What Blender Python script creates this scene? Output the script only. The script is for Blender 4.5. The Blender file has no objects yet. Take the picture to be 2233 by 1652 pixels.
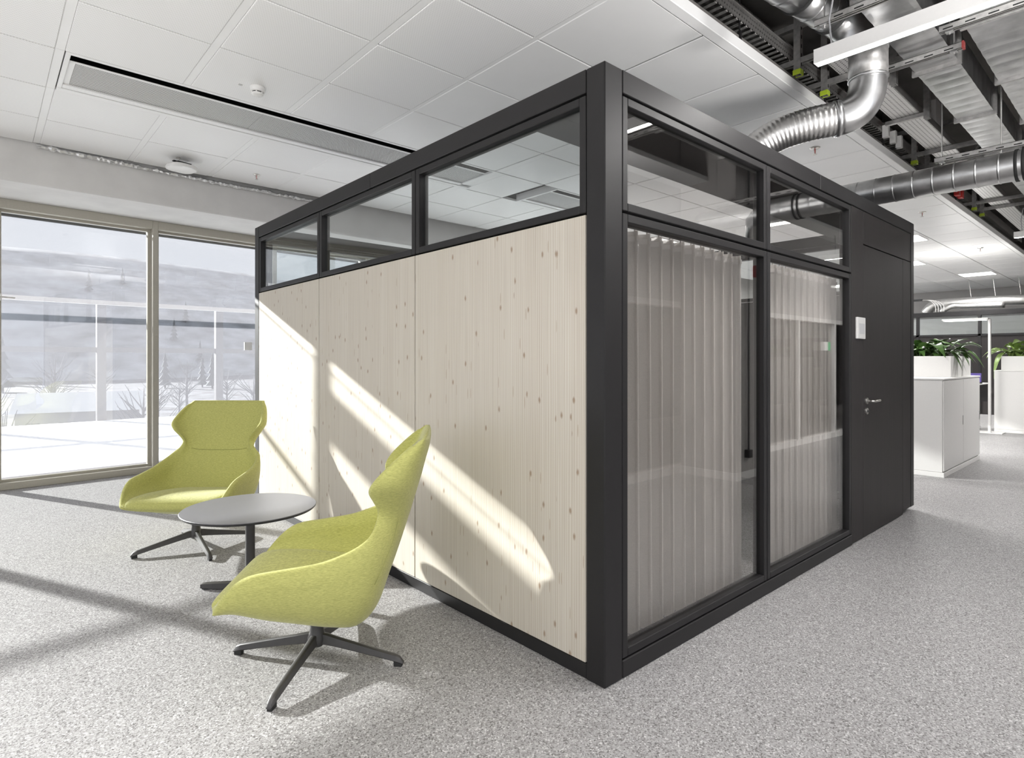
import bpy, bmesh, math, random
from mathutils import Vector, Matrix
random.seed(7)
S = bpy.context.scene
COL = S.collection
PI = math.pi
R = math.radians

# ------------------------------------------------------------------ camera
cd = bpy.data.cameras.new('camera')
cam = bpy.data.objects.new('camera', cd); COL.objects.link(cam)
cam.location = (-1.952, -1.589, 1.388)
cam.rotation_euler = (R(90), 0, R(48.08 - 90))
cd.sensor_width = 36.0
cd.lens = 36.0 * 1288.0 / 2233.0
cd.shift_y = -42.0 / 2233.0
cd.clip_start = 0.05; cd.clip_end = 1500
S.camera = cam

# ------------------------------------------------------------------ world, sun, exposure
w = bpy.data.worlds.new('world'); S.world = w; w.use_nodes = True
wn = w.node_tree.nodes; wl = w.node_tree.links
bg = wn['Background']
bg.inputs['Color'].default_value = (0.86, 0.91, 1.0, 1)
bg.inputs['Strength'].default_value = 0.9
SUN_AZ = R(-65.15); SUN_TAN = 0.352
sd = bpy.data.lights.new('sun', 'SUN'); sun = bpy.data.objects.new('sun', sd); COL.objects.link(sun)
sd.energy = 27.0; sd.angle = R(0.9); sd.color = (1.0, 0.972, 0.94)
sun.rotation_euler = Vector((math.cos(SUN_AZ), math.sin(SUN_AZ), -SUN_TAN)).to_track_quat('-Z', 'Y').to_euler()
S.view_settings.view_transform = 'Standard'
S.view_settings.look = 'None'
S.view_settings.exposure = 0.40
S.view_settings.gamma = 1.0
S.view_settings.use_curve_mapping = False

# ------------------------------------------------------------------ mesh helpers
class MB:
    def __init__(s): s.v = []; s.f = []; s.sm = False
    def add(s, vs, fs):
        o = len(s.v); s.v += [tuple(q) for q in vs]; s.f += [tuple(i + o for i in q) for q in fs]; return s
    def box(s, x0, x1, y0, y1, z0, z1):
        return s.add([(x0,y0,z0),(x1,y0,z0),(x1,y1,z0),(x0,y1,z0),(x0,y0,z1),(x1,y0,z1),(x1,y1,z1),(x0,y1,z1)],
                     [(0,3,2,1),(4,5,6,7),(0,1,5,4),(1,2,6,5),(2,3,7,6),(3,0,4,7)])
    def bbox(s, x0, x1, y0, y1, z0, z1, c=0.004):
        bm = bmesh.new(); bmesh.ops.create_cube(bm, size=1)
        for q in bm.verts: q.co = Vector(((x0+x1)/2+q.co.x*(x1-x0), (y0+y1)/2+q.co.y*(y1-y0), (z0+z1)/2+q.co.z*(z1-z0)))
        bmesh.ops.bevel(bm, geom=bm.edges[:], offset=c, segments=1, affect='EDGES', profile=.5)
        bm.verts.index_update()
        s.add([q.co[:] for q in bm.verts], [[q.index for q in f.verts] for f in bm.faces]); bm.free(); return s
    def tube(s, pts, rad, n=12, cap=True, squash=None):
        pts = [Vector(p) for p in pts]; N = len(pts)
        if not isinstance(rad, (list, tuple)): rad = [rad]*N
        vs = []; prev = None
        for i, p in enumerate(pts):
            d = (pts[min(i+1,N-1)] - pts[max(i-1,0)]).normalized()
            if prev is None:
                a = Vector((0,0,1)) if abs(d.z) < .9 else Vector((1,0,0))
                x = d.cross(a).normalized()
            else: x = (prev - d*prev.dot(d)).normalized()
            prev = x; y = d.cross(x)
            for k in range(n):
                an = 2*PI*k/n; vs.append(p + x*math.cos(an)*rad[i] + y*math.sin(an)*rad[i])
        fs = [(i*n+k, i*n+(k+1)%n, (i+1)*n+(k+1)%n, (i+1)*n+k) for i in range(N-1) for k in range(n)]
        if cap: fs += [tuple(range(n-1,-1,-1)), tuple(range((N-1)*n, N*n))]
        return s.add(vs, fs)
    def lathe(s, prof, n=24, c=(0,0,0)):
        vs = []; N = len(prof)
        for r, z in prof:
            for k in range(n): vs.append((c[0]+r*math.cos(2*PI*k/n), c[1]+r*math.sin(2*PI*k/n), c[2]+z))
        fs = [(i*n+k, i*n+(k+1)%n, (i+1)*n+(k+1)%n, (i+1)*n+k) for i in range(N-1) for k in range(n)]
        fs += [tuple(range(n-1,-1,-1)), tuple(range((N-1)*n, N*n))]
        return s.add(vs, fs)
    def loft(s, rings, cap=True):
        n = len(rings[0]); N = len(rings); vs = [p for r in rings for p in r]
        fs = [(i*n+k, i*n+(k+1)%n, (i+1)*n+(k+1)%n, (i+1)*n+k) for i in range(N-1) for k in range(n)]
        if cap: fs += [tuple(range(n-1,-1,-1)), tuple(range((N-1)*n, N*n))]
        return s.add(vs, fs)
    def mesh(s, name, m, smooth=False):
        me = bpy.data.meshes.new(name); me.from_pydata(s.v, [], s.f); me.update()
        bm = bmesh.new(); bm.from_mesh(me); bmesh.ops.recalc_face_normals(bm, faces=bm.faces[:]); bm.to_mesh(me); bm.free()
        if smooth:
            me.polygons.foreach_set('use_smooth', [True]*len(me.polygons))
        me.materials.append(m); return me
    def build(s, name, m, parent=None, smooth=False, loc=None, rz=None):
        return link(name, s.mesh(name, m, smooth), parent, loc, rz)

def link(name, me, parent=None, loc=None, rz=None):
    o = bpy.data.objects.new(name, me); COL.objects.link(o)
    if parent: o.parent = parent
    if loc: o.location = loc
    if rz is not None: o.rotation_euler = (0,0,rz)
    return o
def smooth_by_angle(o, ang=35):
    me = o.data
    bm = bmesh.new(); bm.from_mesh(me)
    for e in bm.edges:
        if len(e.link_faces) == 2 and e.calc_face_angle(0) > R(ang): e.smooth = False
    for f in bm.faces: f.smooth = True
    bm.to_mesh(me); bm.free(); return o
def tag(o, label=None, cat=None, group=None, kind=None):
    if label: o['label'] = label
    if cat: o['category'] = cat
    if group: o['group'] = group
    if kind: o['kind'] = kind
    return o
def thing(name, label, cat, loc=(0,0,0), rz=0, group=None):
    o = link(name, None, None, loc, rz); return tag(o, label, cat, group)
def struct(name, loc=(0,0,0), rz=0):
    o = link(name, None, None, loc, rz); o['kind'] = 'structure'; return o
def box(name, m, parent, *a, c=0.0):
    b = MB(); (b.bbox(*a, c=c) if c else b.box(*a)); return b.build(name, m, parent)

# ------------------------------------------------------------------ materials
MATS = {}
def nt(name):
    m = bpy.data.materials.new(name); m.use_nodes = True
    t = m.node_tree; t.nodes.clear(); out = t.nodes.new('ShaderNodeOutputMaterial'); MATS[name] = m
    def N(ty, **kw):
        n = t.nodes.new(ty)
        for k, v in kw.items():
            if k.startswith('i_'):
                key = k[2:].replace('_', ' '); n.inputs[int(key) if key.isdigit() else key].default_value = v
            else: setattr(n, k, v)
        return n
    L = lambda a, b: t.links.new(a, b)
    return m, N, L, out
def plain(name, col, rough=.5, metal=0., spec=.5, noise=0., nscale=60., bump=0., sheen=0., emit=0., stretch=None, aniso=0):
    m, N, L, out = nt(name)
    p = N('ShaderNodeBsdfPrincipled'); p.inputs['Base Color'].default_value = (*col, 1)
    p.inputs['Roughness'].default_value = rough; p.inputs['Metallic'].default_value = metal
    p.inputs['Specular IOR Level'].default_value = spec
    if sheen: p.inputs['Sheen Weight'].default_value = sheen; p.inputs['Sheen Roughness'].default_value = .5
    if emit: p.inputs['Emission Color'].default_value = (*col, 1); p.inputs['Emission Strength'].default_value = emit
    tc = N('ShaderNodeTexCoord'); no = N('ShaderNodeTexNoise', i_Scale=nscale, i_Detail=4.)
    src = tc.outputs['Object']
    if stretch:
        mp = N('ShaderNodeMapping'); mp.inputs['Scale'].default_value = stretch; L(src, mp.inputs[0]); src = mp.outputs[0]
    L(src, no.inputs['Vector'])
    k = noise if noise else .03
    ra = N('ShaderNodeValToRGB'); L(no.outputs['Fac'], ra.inputs[0])
    ra.color_ramp.elements[0].position = .3; ra.color_ramp.elements[1].position = .7
    ra.color_ramp.elements[0].color = (*[max(0, c*(1-k)) for c in col], 1)
    ra.color_ramp.elements[1].color = (*[min(1, c*(1+k)) for c in col], 1)
    L(ra.outputs[0], p.inputs['Base Color'])
    if bump:
        b = N('ShaderNodeBump', i_Strength=bump, i_Distance=.004); L(no.outputs['Fac'], b.inputs['Height']); L(b.outputs[0], p.inputs['Normal'])
    L(p.outputs[0], out.inputs[0]); return m
def glass(name, tint=(.93,.95,.95), ior=1.5, rough=0.0):
    m, N, L, out = nt(name)
    tr = N('ShaderNodeBsdfTransparent'); tr.inputs[0].default_value = (*tint, 1)
    gl = N('ShaderNodeBsdfGlossy'); gl.inputs['Roughness'].default_value = rough; gl.inputs['Color'].default_value = (1,1,1,1)
    fr = N('ShaderNodeFresnel'); ge = N('ShaderNodeNewGeometry')
    mr = N('ShaderNodeMapRange'); mr.inputs['To Min'].default_value = ior; mr.inputs['To Max'].default_value = 1/ior   # thin sheet: both faces reflect alike
    L(ge.outputs['Backfacing'], mr.inputs['Value']); L(mr.outputs[0], fr.inputs['IOR'])
    mx = N('ShaderNodeMixShader'); L(fr.outputs[0], mx.inputs[0]); L(tr.outputs[0], mx.inputs[1]); L(gl.outputs[0], mx.inputs[2])
    L(mx.outputs[0], out.inputs[0]); return m
def perforated(name, col, sx, sy, axes=(0,1), hole=.3, rough=.4, metal=0., shape='round', dark=None, stagger=True):
    """sheet with a regular pattern of punched holes (see-through, or dark if a lining is given)"""
    m, N, L, out = nt(name)
    p = N('ShaderNodeBsdfPrincipled'); p.inputs['Base Color'].default_value = (*col,1); p.inputs['Roughness'].default_value = rough; p.inputs['Metallic'].default_value = metal
    tc = N('ShaderNodeTexCoord'); sp = N('ShaderNodeSeparateXYZ'); L(tc.outputs['Object'], sp.inputs[0])
    a, b = sp.outputs[axes[0]], sp.outputs[axes[1]]
    M = lambda op, x, y=None: _m(N, L, op, x, y)
    u = M('MULTIPLY', a, 1/sx); v = M('MULTIPLY', b, 1/sy)
    if stagger:
        fl = M('FLOOR', v); hf = M('MULTIPLY', fl, .5); u = M('ADD', u, hf)
    fu = M('ABSOLUTE', M('SUBTRACT', M('FRACT', u), .5)); fv = M('ABSOLUTE', M('SUBTRACT', M('FRACT', v), .5))
    if shape == 'round':
        d = M('SQRT', M('ADD', M('MULTIPLY', fu, fu), M('MULTIPLY', fv, fv)))
    else: d = M('MAXIMUM', M('MULTIPLY', fu, .8), fv)
    isl = M('LESS_THAN', d, hole)
    if dark:
        q = N('ShaderNodeBsdfDiffuse'); q.inputs[0].default_value = (*dark, 1)
    else: q = N('ShaderNodeBsdfTransparent')
    mx = N('ShaderNodeMixShader'); L(isl, mx.inputs[0]); L(p.outputs[0], mx.inputs[1]); L(q.outputs[0], mx.inputs[2]); L(mx.outputs[0], out.inputs[0])
    return m
def _m(N, L, op, x, y=None):
    n = N('ShaderNodeMath', operation=op)
    for i, q in enumerate((x, y)):
        if q is None: continue
        if isinstance(q, (int, float)): n.inputs[i].default_value = q
        else: L(q, n.inputs[i])
    return n.outputs[0]

def floor_mat():
    m, N, L, out = nt('speckled_floor')
    p = N('ShaderNodeBsdfPrincipled'); p.inputs['Roughness'].default_value = .55; p.inputs['Specular IOR Level'].default_value = .35
    tc = N('ShaderNodeTexCoord')
    nd = N('ShaderNodeTexNoise', i_Scale=120., i_Detail=2.); L(tc.outputs['Object'], nd.inputs['Vector'])
    va = N('ShaderNodeTexVoronoi', i_Scale=190.); L(tc.outputs['Object'], va.inputs['Vector'])
    ra = N('ShaderNodeValToRGB'); ra.color_ramp.interpolation = 'CONSTANT'
    es = ra.color_ramp.elements
    cols = [(0,(.035,.03,.028)),(.12,(.17,.162,.16)),(.30,(.275,.268,.268)),(.55,(.345,.338,.34)),(.78,(.43,.422,.425)),(.93,(.66,.65,.655))]
    es[0].position = 0; es[0].color = (*cols[0][1],1); es[1].position = cols[1][0]; es[1].color = (*cols[1][1],1)
    for q, c in cols[2:]:
        e = es.new(q); e.color = (*c,1)
    sx = N('ShaderNodeSeparateColor'); L(va.outputs['Color'], sx.inputs[0]); L(sx.outputs[0], ra.inputs[0])
    vb = N('ShaderNodeTexVoronoi', i_Scale=420.); L(tc.outputs['Object'], vb.inputs['Vector'])
    s2 = N('ShaderNodeSeparateColor'); L(vb.outputs['Color'], s2.inputs[0])
    rb = N('ShaderNodeValToRGB'); rb.color_ramp.elements[0].color = (.23,.222,.22,1); rb.color_ramp.elements[1].color = (.44,.432,.435,1); L(s2.outputs[0], rb.inputs[0])
    mx = N('ShaderNodeMix', data_type='RGBA'); mx.inputs[0].default_value = .35
    L(ra.outputs[0], mx.inputs[6]); L(rb.outputs[0], mx.inputs[7]); L(mx.outputs[2], p.inputs['Base Color'])
    b = N('ShaderNodeBump', i_Strength=.08, i_Distance=.002); L(nd.outputs['Fac'], b.inputs['Height']); L(b.outputs[0], p.inputs['Normal'])
    L(p.outputs[0], out.inputs[0]); return m
def wood_mat():
    m, N, L, out = nt('spruce')
    p = N('ShaderNodeBsdfPrincipled'); p.inputs['Roughness'].default_value = .55; p.inputs['Specular IOR Level'].default_value = .3
    M = lambda op, x, y=None: _m(N, L, op, x, y)
    tc = N('ShaderNodeTexCoord'); sp = N('ShaderNodeSeparateXYZ'); L(tc.outputs['Object'], sp.inputs[0])
    y, z = sp.outputs[1], sp.outputs[2]
    lam = M('FLOOR', M('MULTIPLY', y, 1/.095))
    wn_ = N('ShaderNodeTexWhiteNoise', noise_dimensions='1D'); L(lam, wn_.inputs['W'])
    rnd = wn_.outputs['Value']
    zo = M('ADD', z, M('MULTIPLY', rnd, 37.0))
    # grain
    cb = N('ShaderNodeCombineXYZ'); L(M('MULTIPLY', y, 210.), cb.inputs[0]); L(M('MULTIPLY', zo, 1.6), cb.inputs[1]); L(M('MULTIPLY', rnd, 9.), cb.inputs[2])
    n1 = N('ShaderNodeTexNoise', i_Scale=1., i_Detail=3.); L(cb.outputs[0], n1.inputs['Vector'])
    r1 = N('ShaderNodeValToRGB'); L(n1.outputs['Fac'], r1.inputs[0])
    r1.color_ramp.elements[0].position = .34; r1.color_ramp.elements[0].color = (.565,.52,.45,1)
    r1.color_ramp.elements[1].position = .56; r1.color_ramp.elements[1].color = (.625,.585,.515,1)
    # flame grain along a few lamellas
    cw = N('ShaderNodeCombineXYZ'); L(M('MULTIPLY', y, 9.), cw.inputs[0]); L(M('MULTIPLY', zo, .55), cw.inputs[1]); L(rnd, cw.inputs[2])
    wv = N('ShaderNodeTexWave', i_Scale=2.4, i_Distortion=3.5, i_Detail=1.5); wv.inputs['Detail Scale'].default_value = .8; L(cw.outputs[0], wv.inputs['Vector'])
    rw = N('ShaderNodeValToRGB'); L(wv.outputs['Fac'], rw.inputs[0]); rw.color_ramp.elements[0].position = 0.; rw.color_ramp.elements[0].color = (.86,.81,.74,1); rw.color_ramp.elements[1].position = .3; rw.color_ramp.elements[1].color = (1,1,1,1)
    mu = N('ShaderNodeMix', data_type='RGBA', blend_type='MULTIPLY'); mu.inputs[0].default_value = .8; L(r1.outputs[0], mu.inputs[6]); L(rw.outputs[0], mu.inputs[7])
    # lamella tone
    rl = N('ShaderNodeValToRGB'); L(rnd, rl.inputs[0]); rl.color_ramp.elements[0].color = (.97,.962,.955,1); rl.color_ramp.elements[1].color = (1,1,1,1)
    m2 = N('ShaderNodeMix', data_type='RGBA', blend_type='MULTIPLY'); m2.inputs[0].default_value = 1.; L(mu.outputs[2], m2.inputs[6]); L(rl.outputs[0], m2.inputs[7])
    # knots
    ck = N('ShaderNodeCombineXYZ'); L(M('MULTIPLY', y, 10.), ck.inputs[0]); L(M('MULTIPLY', zo, 5.), ck.inputs[1]); 
    vk = N('ShaderNodeTexVoronoi', voronoi_dimensions='2D', i_Scale=1.); L(ck.outputs[0], vk.inputs['Vector'])
    sk = N('ShaderNodeSeparateColor'); L(vk.outputs['Color'], sk.inputs[0])
    keep = M('GREATER_THAN', sk.outputs[0], .5)
    nk = N('ShaderNodeTexNoise', i_Scale=60., i_Detail=2.); L(tc.outputs['Object'], nk.inputs['Vector'])
    dist = M('ADD', vk.outputs['Distance'], M('MULTIPLY', M('SUBTRACT', nk.outputs['Fac'], .5), .05))
    rk = N('ShaderNodeMapRange'); rk.inputs['From Min'].default_value = .035; rk.inputs['From Max'].default_value = .10; rk.inputs['To Min'].default_value = 1; rk.inputs['To Max'].default_value = 0; L(dist, rk.inputs['Value'])
    size = M('MULTIPLY', rk.outputs[0], keep)
    m3 = N('ShaderNodeMix', data_type='RGBA'); L(M('MULTIPLY', size, .75), m3.inputs[0]); L(m2.outputs[2], m3.inputs[6]); m3.inputs[7].default_value = (.27,.17,.10,1)
    # short brown resin streaks
    cs = N('ShaderNodeCombineXYZ'); L(M('MULTIPLY', y, 70.), cs.inputs[0]); L(M('MULTIPLY', zo, 7.), cs.inputs[1])
    vs = N('ShaderNodeTexVoronoi', voronoi_dimensions='2D', i_Scale=1.); L(cs.outputs[0], vs.inputs['Vector'])
    ss = N('ShaderNodeSeparateColor'); L(vs.outputs['Color'], ss.inputs[0])
    st = M('MULTIPLY', M('GREATER_THAN', ss.outputs[1], .95), M('LESS_THAN', vs.outputs['Distance'], .2))
    m4 = N('ShaderNodeMix', data_type='RGBA'); L(M('MULTIPLY', st, .5), m4.inputs[0]); L(m3.outputs[2], m4.inputs[6]); m4.inputs[7].default_value = (.34,.24,.15,1)
    L(m4.outputs[2], p.inputs['Base Color']); L(p.outputs[0], out.inputs[0]); return m
def fabric_mat():
    m, N, L, out = nt('lime_fabric')
    p = N('ShaderNodeBsdfPrincipled'); p.inputs['Roughness'].default_value = .85; p.inputs['Specular IOR Level'].default_value = .2
    p.inputs['Sheen Weight'].default_value = .25; p.inputs['Sheen Roughness'].default_value = .4
    tc = N('ShaderNodeTexCoord')
    mp = N('ShaderNodeMapping'); mp.inputs['Scale'].default_value = (70,70,520); L(tc.outputs['Object'], mp.inputs[0])
    n = N('ShaderNodeTexNoise', i_Scale=1., i_Detail=4.); n.inputs['Roughness'].default_value = .65; L(mp.outputs[0], n.inputs['Vector'])
    r = N('ShaderNodeValToRGB'); L(n.outputs['Fac'], r.inputs[0]); e = r.color_ramp.elements
    e[0].position = .32; e[0].color = (.36,.355,.115,1); e[1].position = .68; e[1].color = (.57,.57,.195,1)
    L(r.outputs[0], p.inputs['Base Color'])
    b = N('ShaderNodeBump', i_Strength=.25, i_Distance=.001); L(n.outputs['Fac'], b.inputs['Height']); L(b.outputs[0], p.inputs['Normal'])
    L(p.outputs[0], out.inputs[0]); return m
def veil(name, col, open_, rough_tr=.5, weave=None):
    """thin woven textile: part of the light passes straight through the open weave, part is scattered"""
    m, N, L, out = nt(name)
    tr = N('ShaderNodeBsdfTransparent'); tl = N('ShaderNodeBsdfTranslucent'); df = N('ShaderNodeBsdfDiffuse')
    tl.inputs[0].default_value = (*col,1); df.inputs[0].default_value = (*col,1)
    m1 = N('ShaderNodeMixShader'); m1.inputs[0].default_value = rough_tr; L(df.outputs[0], m1.inputs[1]); L(tl.outputs[0], m1.inputs[2])
    m2 = N('ShaderNodeMixShader'); L(m1.outputs[0], m2.inputs[1]); L(tr.outputs[0], m2.inputs[2])
    tc = N('ShaderNodeTexCoord'); no = N('ShaderNodeTexNoise', i_Scale=1., i_Detail=3.)
    mp = N('ShaderNodeMapping'); mp.inputs['Scale'].default_value = weave or (300,300,300); L(tc.outputs['Object'], mp.inputs[0]); L(mp.outputs[0], no.inputs['Vector'])
    mr = N('ShaderNodeMapRange'); mr.inputs['From Min'].default_value = .3; mr.inputs['From Max'].default_value = .7
    mr.inputs['To Min'].default_value = open_ - .08; mr.inputs['To Max'].default_value = open_ + .08; L(no.outputs['Fac'], mr.inputs['Value']); L(mr.outputs[0], m2.inputs[0])
    L(m2.outputs[0], out.inputs[0]); return m

FLOOR = floor_mat(); WOOD = wood_mat(); FAB = fabric_mat()
BLACK = plain('dark_coated_frame', (.0165,.0155,.0162), .48, spec=.32, noise=.06, nscale=9)
DPANEL = plain('dark_stained_panel', (.027,.0235,.0232), .55, spec=.3, noise=.12, nscale=1., stretch=(60,60,1.5))
GAP = plain('shadow_gap', (.006,.006,.006), .9)
CEILW = plain('white_ceiling_metal', (.84,.835,.83), .38, spec=.4, noise=.015, nscale=3)
CEILP = perforated('perforated_ceiling_metal', (.84,.835,.83), .016, .016, (0,1), .2, .42, dark=(.74,.735,.73))
GRILL = perforated('perforated_diffuser', (.70,.70,.69), .013, .013, (0,1), .34, .45, dark=(.05,.05,.05))
WHITE = plain('white_lacquer', (.80,.79,.775), .4, noise=.01)
CONC = plain('painted_concrete', (.60,.59,.58), .8, noise=.05, nscale=5, bump=.05)
SOFF = plain('soffit_concrete', (.66,.65,.64), .8, noise=.05, nscale=4, bump=.05)
SLAB = plain('dark_slab', (.17,.16,.15), .9, noise=.15, nscale=3)
WALLG = plain('grey_wall', (.46,.44,.43), .8, noise=.03, nscale=5)
FRAME = plain('champagne_aluminium', (.46,.435,.375), .38, metal=.35, noise=.03)
GALV = plain('galvanised_steel', (.62,.62,.62), .32, metal=1., noise=.16, nscale=9)
GALVD = plain('galvanised_rail', (.46,.45,.44), .42, metal=.8, noise=.2, nscale=25)
ALUF = plain('corrugated_aluminium', (.66,.65,.64), .36, metal=1., noise=.08, nscale=20)
STEELB = plain('brushed_stainless', (.62,.6,.57), .3, metal=1.)
CHAIRM = plain('graphite_metal', (.075,.072,.072), .42, metal=.3, noise=.05, nscale=40)
RUBBER = plain('black_rubber', (.02,.02,.02), .7)
TABTOP = plain('grey_table_laminate', (.17,.168,.184), .42, noise=.02, nscale=200)
TABEDGE = plain('black_table_edge', (.018,.018,.02), .5)
GLASSF = glass('facade_glass', (.94,.96,.96), 1.5)
GLASSP = glass('partition_glass', (.88,.87,.86), 1.6)
GLASST = glass('clear_transom_glass', (.90,.92,.92), 1.5)
SCREENC = veil('dense_screen_fabric', (.45,.45,.46), .14, .4, (420,420,420))
SCREEN = veil('screen_fabric', (.15,.146,.158), .36, .42, (420,420,420))
CURT = veil('sheer_curtain', (.80,.78,.755), .12, .10, (500,500,220))
SNOW = plain('snow', (.88,.90,.93), .8, noise=.03, nscale=.6)
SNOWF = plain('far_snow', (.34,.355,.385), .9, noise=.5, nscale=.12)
TREEM = plain('bare_tree_grey', (.16,.17,.19), .9, noise=.3, nscale=1.5)
CONIF = plain('conifer_green', (.09,.11,.12), .9, noise=.3, nscale=1.5)
HOUSE = plain('house_render', (.42,.42,.42), .9, noise=.1, nscale=.5)
SOIL = plain('potting_soil', (.05,.035,.025), .95, noise=.4, nscale=60)
LEAF = plain('dark_leaf', (.055,.12,.025), .3, noise=.35, nscale=16)
LEAF2 = plain('pale_leaf', (.16,.24,.06), .3, noise=.4, nscale=14)
GREENCAP = plain('lime_plastic_cap', (.40,.52,.03), .5)
RED = plain('red_plastic', (.50,.03,.025), .4)
REDP = plain('red_pipe', (.20,.03,.028), .45)
LED = plain('led_diffuser', (1.0,.985,.95), .5, emit=4.)
GREYBOX = plain('light_grey_plastic', (.52,.51,.50), .5)
CABLE = plain('grey_cable', (.30,.30,.31), .6)
BLACKP = plain('black_plastic', (.015,.015,.016), .45)
VIOLET = plain('violet_screen', (.16,.12,.42), .3)
FOIL = plain('crumpled_foil', (.74,.74,.74), .3, metal=.6, noise=.25, nscale=30, bump=.8)
DACOU = plain('dark_acoustic', (.05,.048,.05), .9, noise=.3, nscale=120)
GRIDM = plain('terrace_grate', (.42,.42,.43), .6)
SIGNM = plain('sign_print', (.62,.62,.63), .5)
EXITG = plain('exit_green', (.02,.35,.12), .5, emit=.6)

# ------------------------------------------------------------------ room shell
fl = box('floor', FLOOR, None, -9, 24, -8, 6.95, -.12, 0); fl['kind'] = 'structure'
slab = box('ceiling_slab', SLAB, None, -9, 24, -8, 7.0, 4.25, 4.45); slab['kind'] = 'structure'

# suspended ceiling: panels on a 0.777 x ~0.757 m grid
ZC = 3.5
ceil = struct('ceiling')
GX = .777
rows = [(.44,1.20),(1.20,1.96),(1.96,2.71),(2.71,3.47),(3.47,4.235),(4.235,5.02),(5.02,5.812)]
slots = [(-1.52, 2.52), (3.35, 7.2), (8.0, 11.8)]
backing = box('ceiling_backing', SLAB, ceil, -6.3, 20.2, .40, 5.95, ZC+.10, ZC+.13)
pmesh = {}
def panel(i, j):
    y0, y1 = rows[j]; left = i < 1
    gx = .028 if left else .008
    key = (j, left)
    if key not in pmesh:
        w_, d_ = GX - 2*gx, y1 - y0
        b = MB(); b.bbox(gx, GX-gx, .006, d_-.006, 0, .03, c=.004)
        pmesh[key] = b.mesh('ceiling_panel', CEILP if left else CEILW)
    link('ceiling_panel', pmesh[key], ceil, (i*GX, y0, ZC))
for j in range(7):
    for i in range(-8, 26):
        x = i*GX
        if j == 4 and any(a-.05 < x+.3 < b+.0 for a, b in slots): continue
        panel(i, j)
for i in range(-8, 2):
    for a, b_ in ((.44, 3.47), (3.47, 4.235), (4.235, 5.81)):
        if a == 3.47 and i*GX > -1.5: continue
        MB().bbox(-.0275, .0275, a, b_, 0, .02, c=.003).build('ceiling_strip', CEILW, ceil, loc=(i*GX + (.015 if a == 3.47 and i == -2 else 0)*0, 0, ZC+.004))
bd = MB(); bd.bbox(-6.3, 20.2, .365, .438, ZC-.006, ZC+.075, c=.004); bd.build('ceiling_edge_profile', CEILW, ceil)
# slot diffusers let into the ceiling
for a, b_ in slots:
    t = thing('slot_diffuser', {0:'long perforated slot diffuser with black gap beside the smoke detector', 1:'second slot diffuser in line with the long one, above the cubicle', 2:'slot diffuser in the ceiling beyond the far end of the cubicle'}[slots.index((a,b_))], 'air diffuser', (a, 3.47, ZC))
    W_ = b_-a
    MB().box(0, W_, .035, .73, .085, .09).build('cavity', GAP, t)
    f = MB(); f.bbox(0, W_, 0, .035, -.002, .09, c=.003); f.bbox(0, .03, .035, .70, -.002, .09, c=.003); f.bbox(W_-.03, W_, .035, .70, -.002, .09, c=.003); f.bbox(0, W_, .70, .765, -.004, .09, c=.003)
    f.build('frame', CEILW, t)
    q = MB(); q.bbox(.03, W_-.03, .165, .19, .012, .018, c=.002); q.bbox(.03, W_-.03, .62, .69, .0, .018, c=.003); q.bbox(.03, .07, .19, .62, .012, .018, c=.002); q.build('plate_border', CEILW, t)
    n = max(1, round(W_/1.3))
    for k in range(n):
        x0 = .07 + (W_-.1)*k/n; x1 = .07 + (W_-.1)*(k+1)/n
        MB().box(x0+.001, x1-.001, .19, .62, .013, .016).build('grille', GRILL, t)

# concrete beam along the facade, rotated like the facade
beam = struct('wall_beam', (-1.85, 5.82, 0), R(2.5))
b = MB(); b.bbox(-8, 22, 0, 1.3, 3.10, 4.2, c=.015); b.build('beam', SOFF, beam)

# crumpled foil strip along the beam
pts = []; rr = []
for k in range(140):
    x = -1.55 + k*.022
    pts.append((x, 5.79+.043*(x+1.85) + random.uniform(-.006,.006), 3.475 + random.uniform(-.007,.007) - .012*math.sin(PI*k/139))); rr.append(.020+random.uniform(-.007,.008))
o = MB().tube(pts, rr, 9).build('insulation_strip', FOIL); tag(o, 'crumpled silvery foil strip along the top edge of the concrete beam', 'insulation')

# facade windows
FA = R(4.2); FO = Vector((-1.85, 6.67, 0))
facade = []
mull = MB().bbox(-.03,.03,0,.20,0,3.10,c=.004).mesh('mullion', FRAME)
head = MB().bbox(.03,1.47,0,.20,3.0,3.10,c=.004).mesh('head_rail', FRAME)
sill = MB().bbox(.03,1.47,0,.20,0,.075,c=.004).mesh('sill_rail', FRAME)
inner = MB()
inner.box(.03,.062,.10,.15,.075,3.0); inner.box(1.438,1.47,.10,.15,.075,3.0); inner.box(.062,1.438,.10,.15,.075,.10); inner.box(.062,1.438,.10,.15,2.975,3.0)
inner = inner.mesh('sash', FRAME)
pane = MB().box(.062,1.438,.123,.127,.10,2.975).mesh('pane', GLASSF)
scr = MB().add([(0,.30,.02),(1.5,.30,.02),(1.5,.30,2.975),(0,.30,2.975)], [(0,1,2,3)]).mesh('roller_screen', SCREEN)   # one layer of woven fabric
scr2 = MB().add([(0,.30,.0),(1.5,.30,.0),(1.5,.30,3.1),(0,.30,3.1)], [(0,1,2,3)]).mesh('roller_screen', SCREENC)
sbar = MB().bbox(.0,1.5,.285,.315,2.97,3.0,c=.003).mesh('screen_rail', BLACK)
tran = MB().bbox(.03,1.47,0,.20,2.40,2.72,c=.004).mesh('transom', FRAME)
nwin = 0
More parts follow.
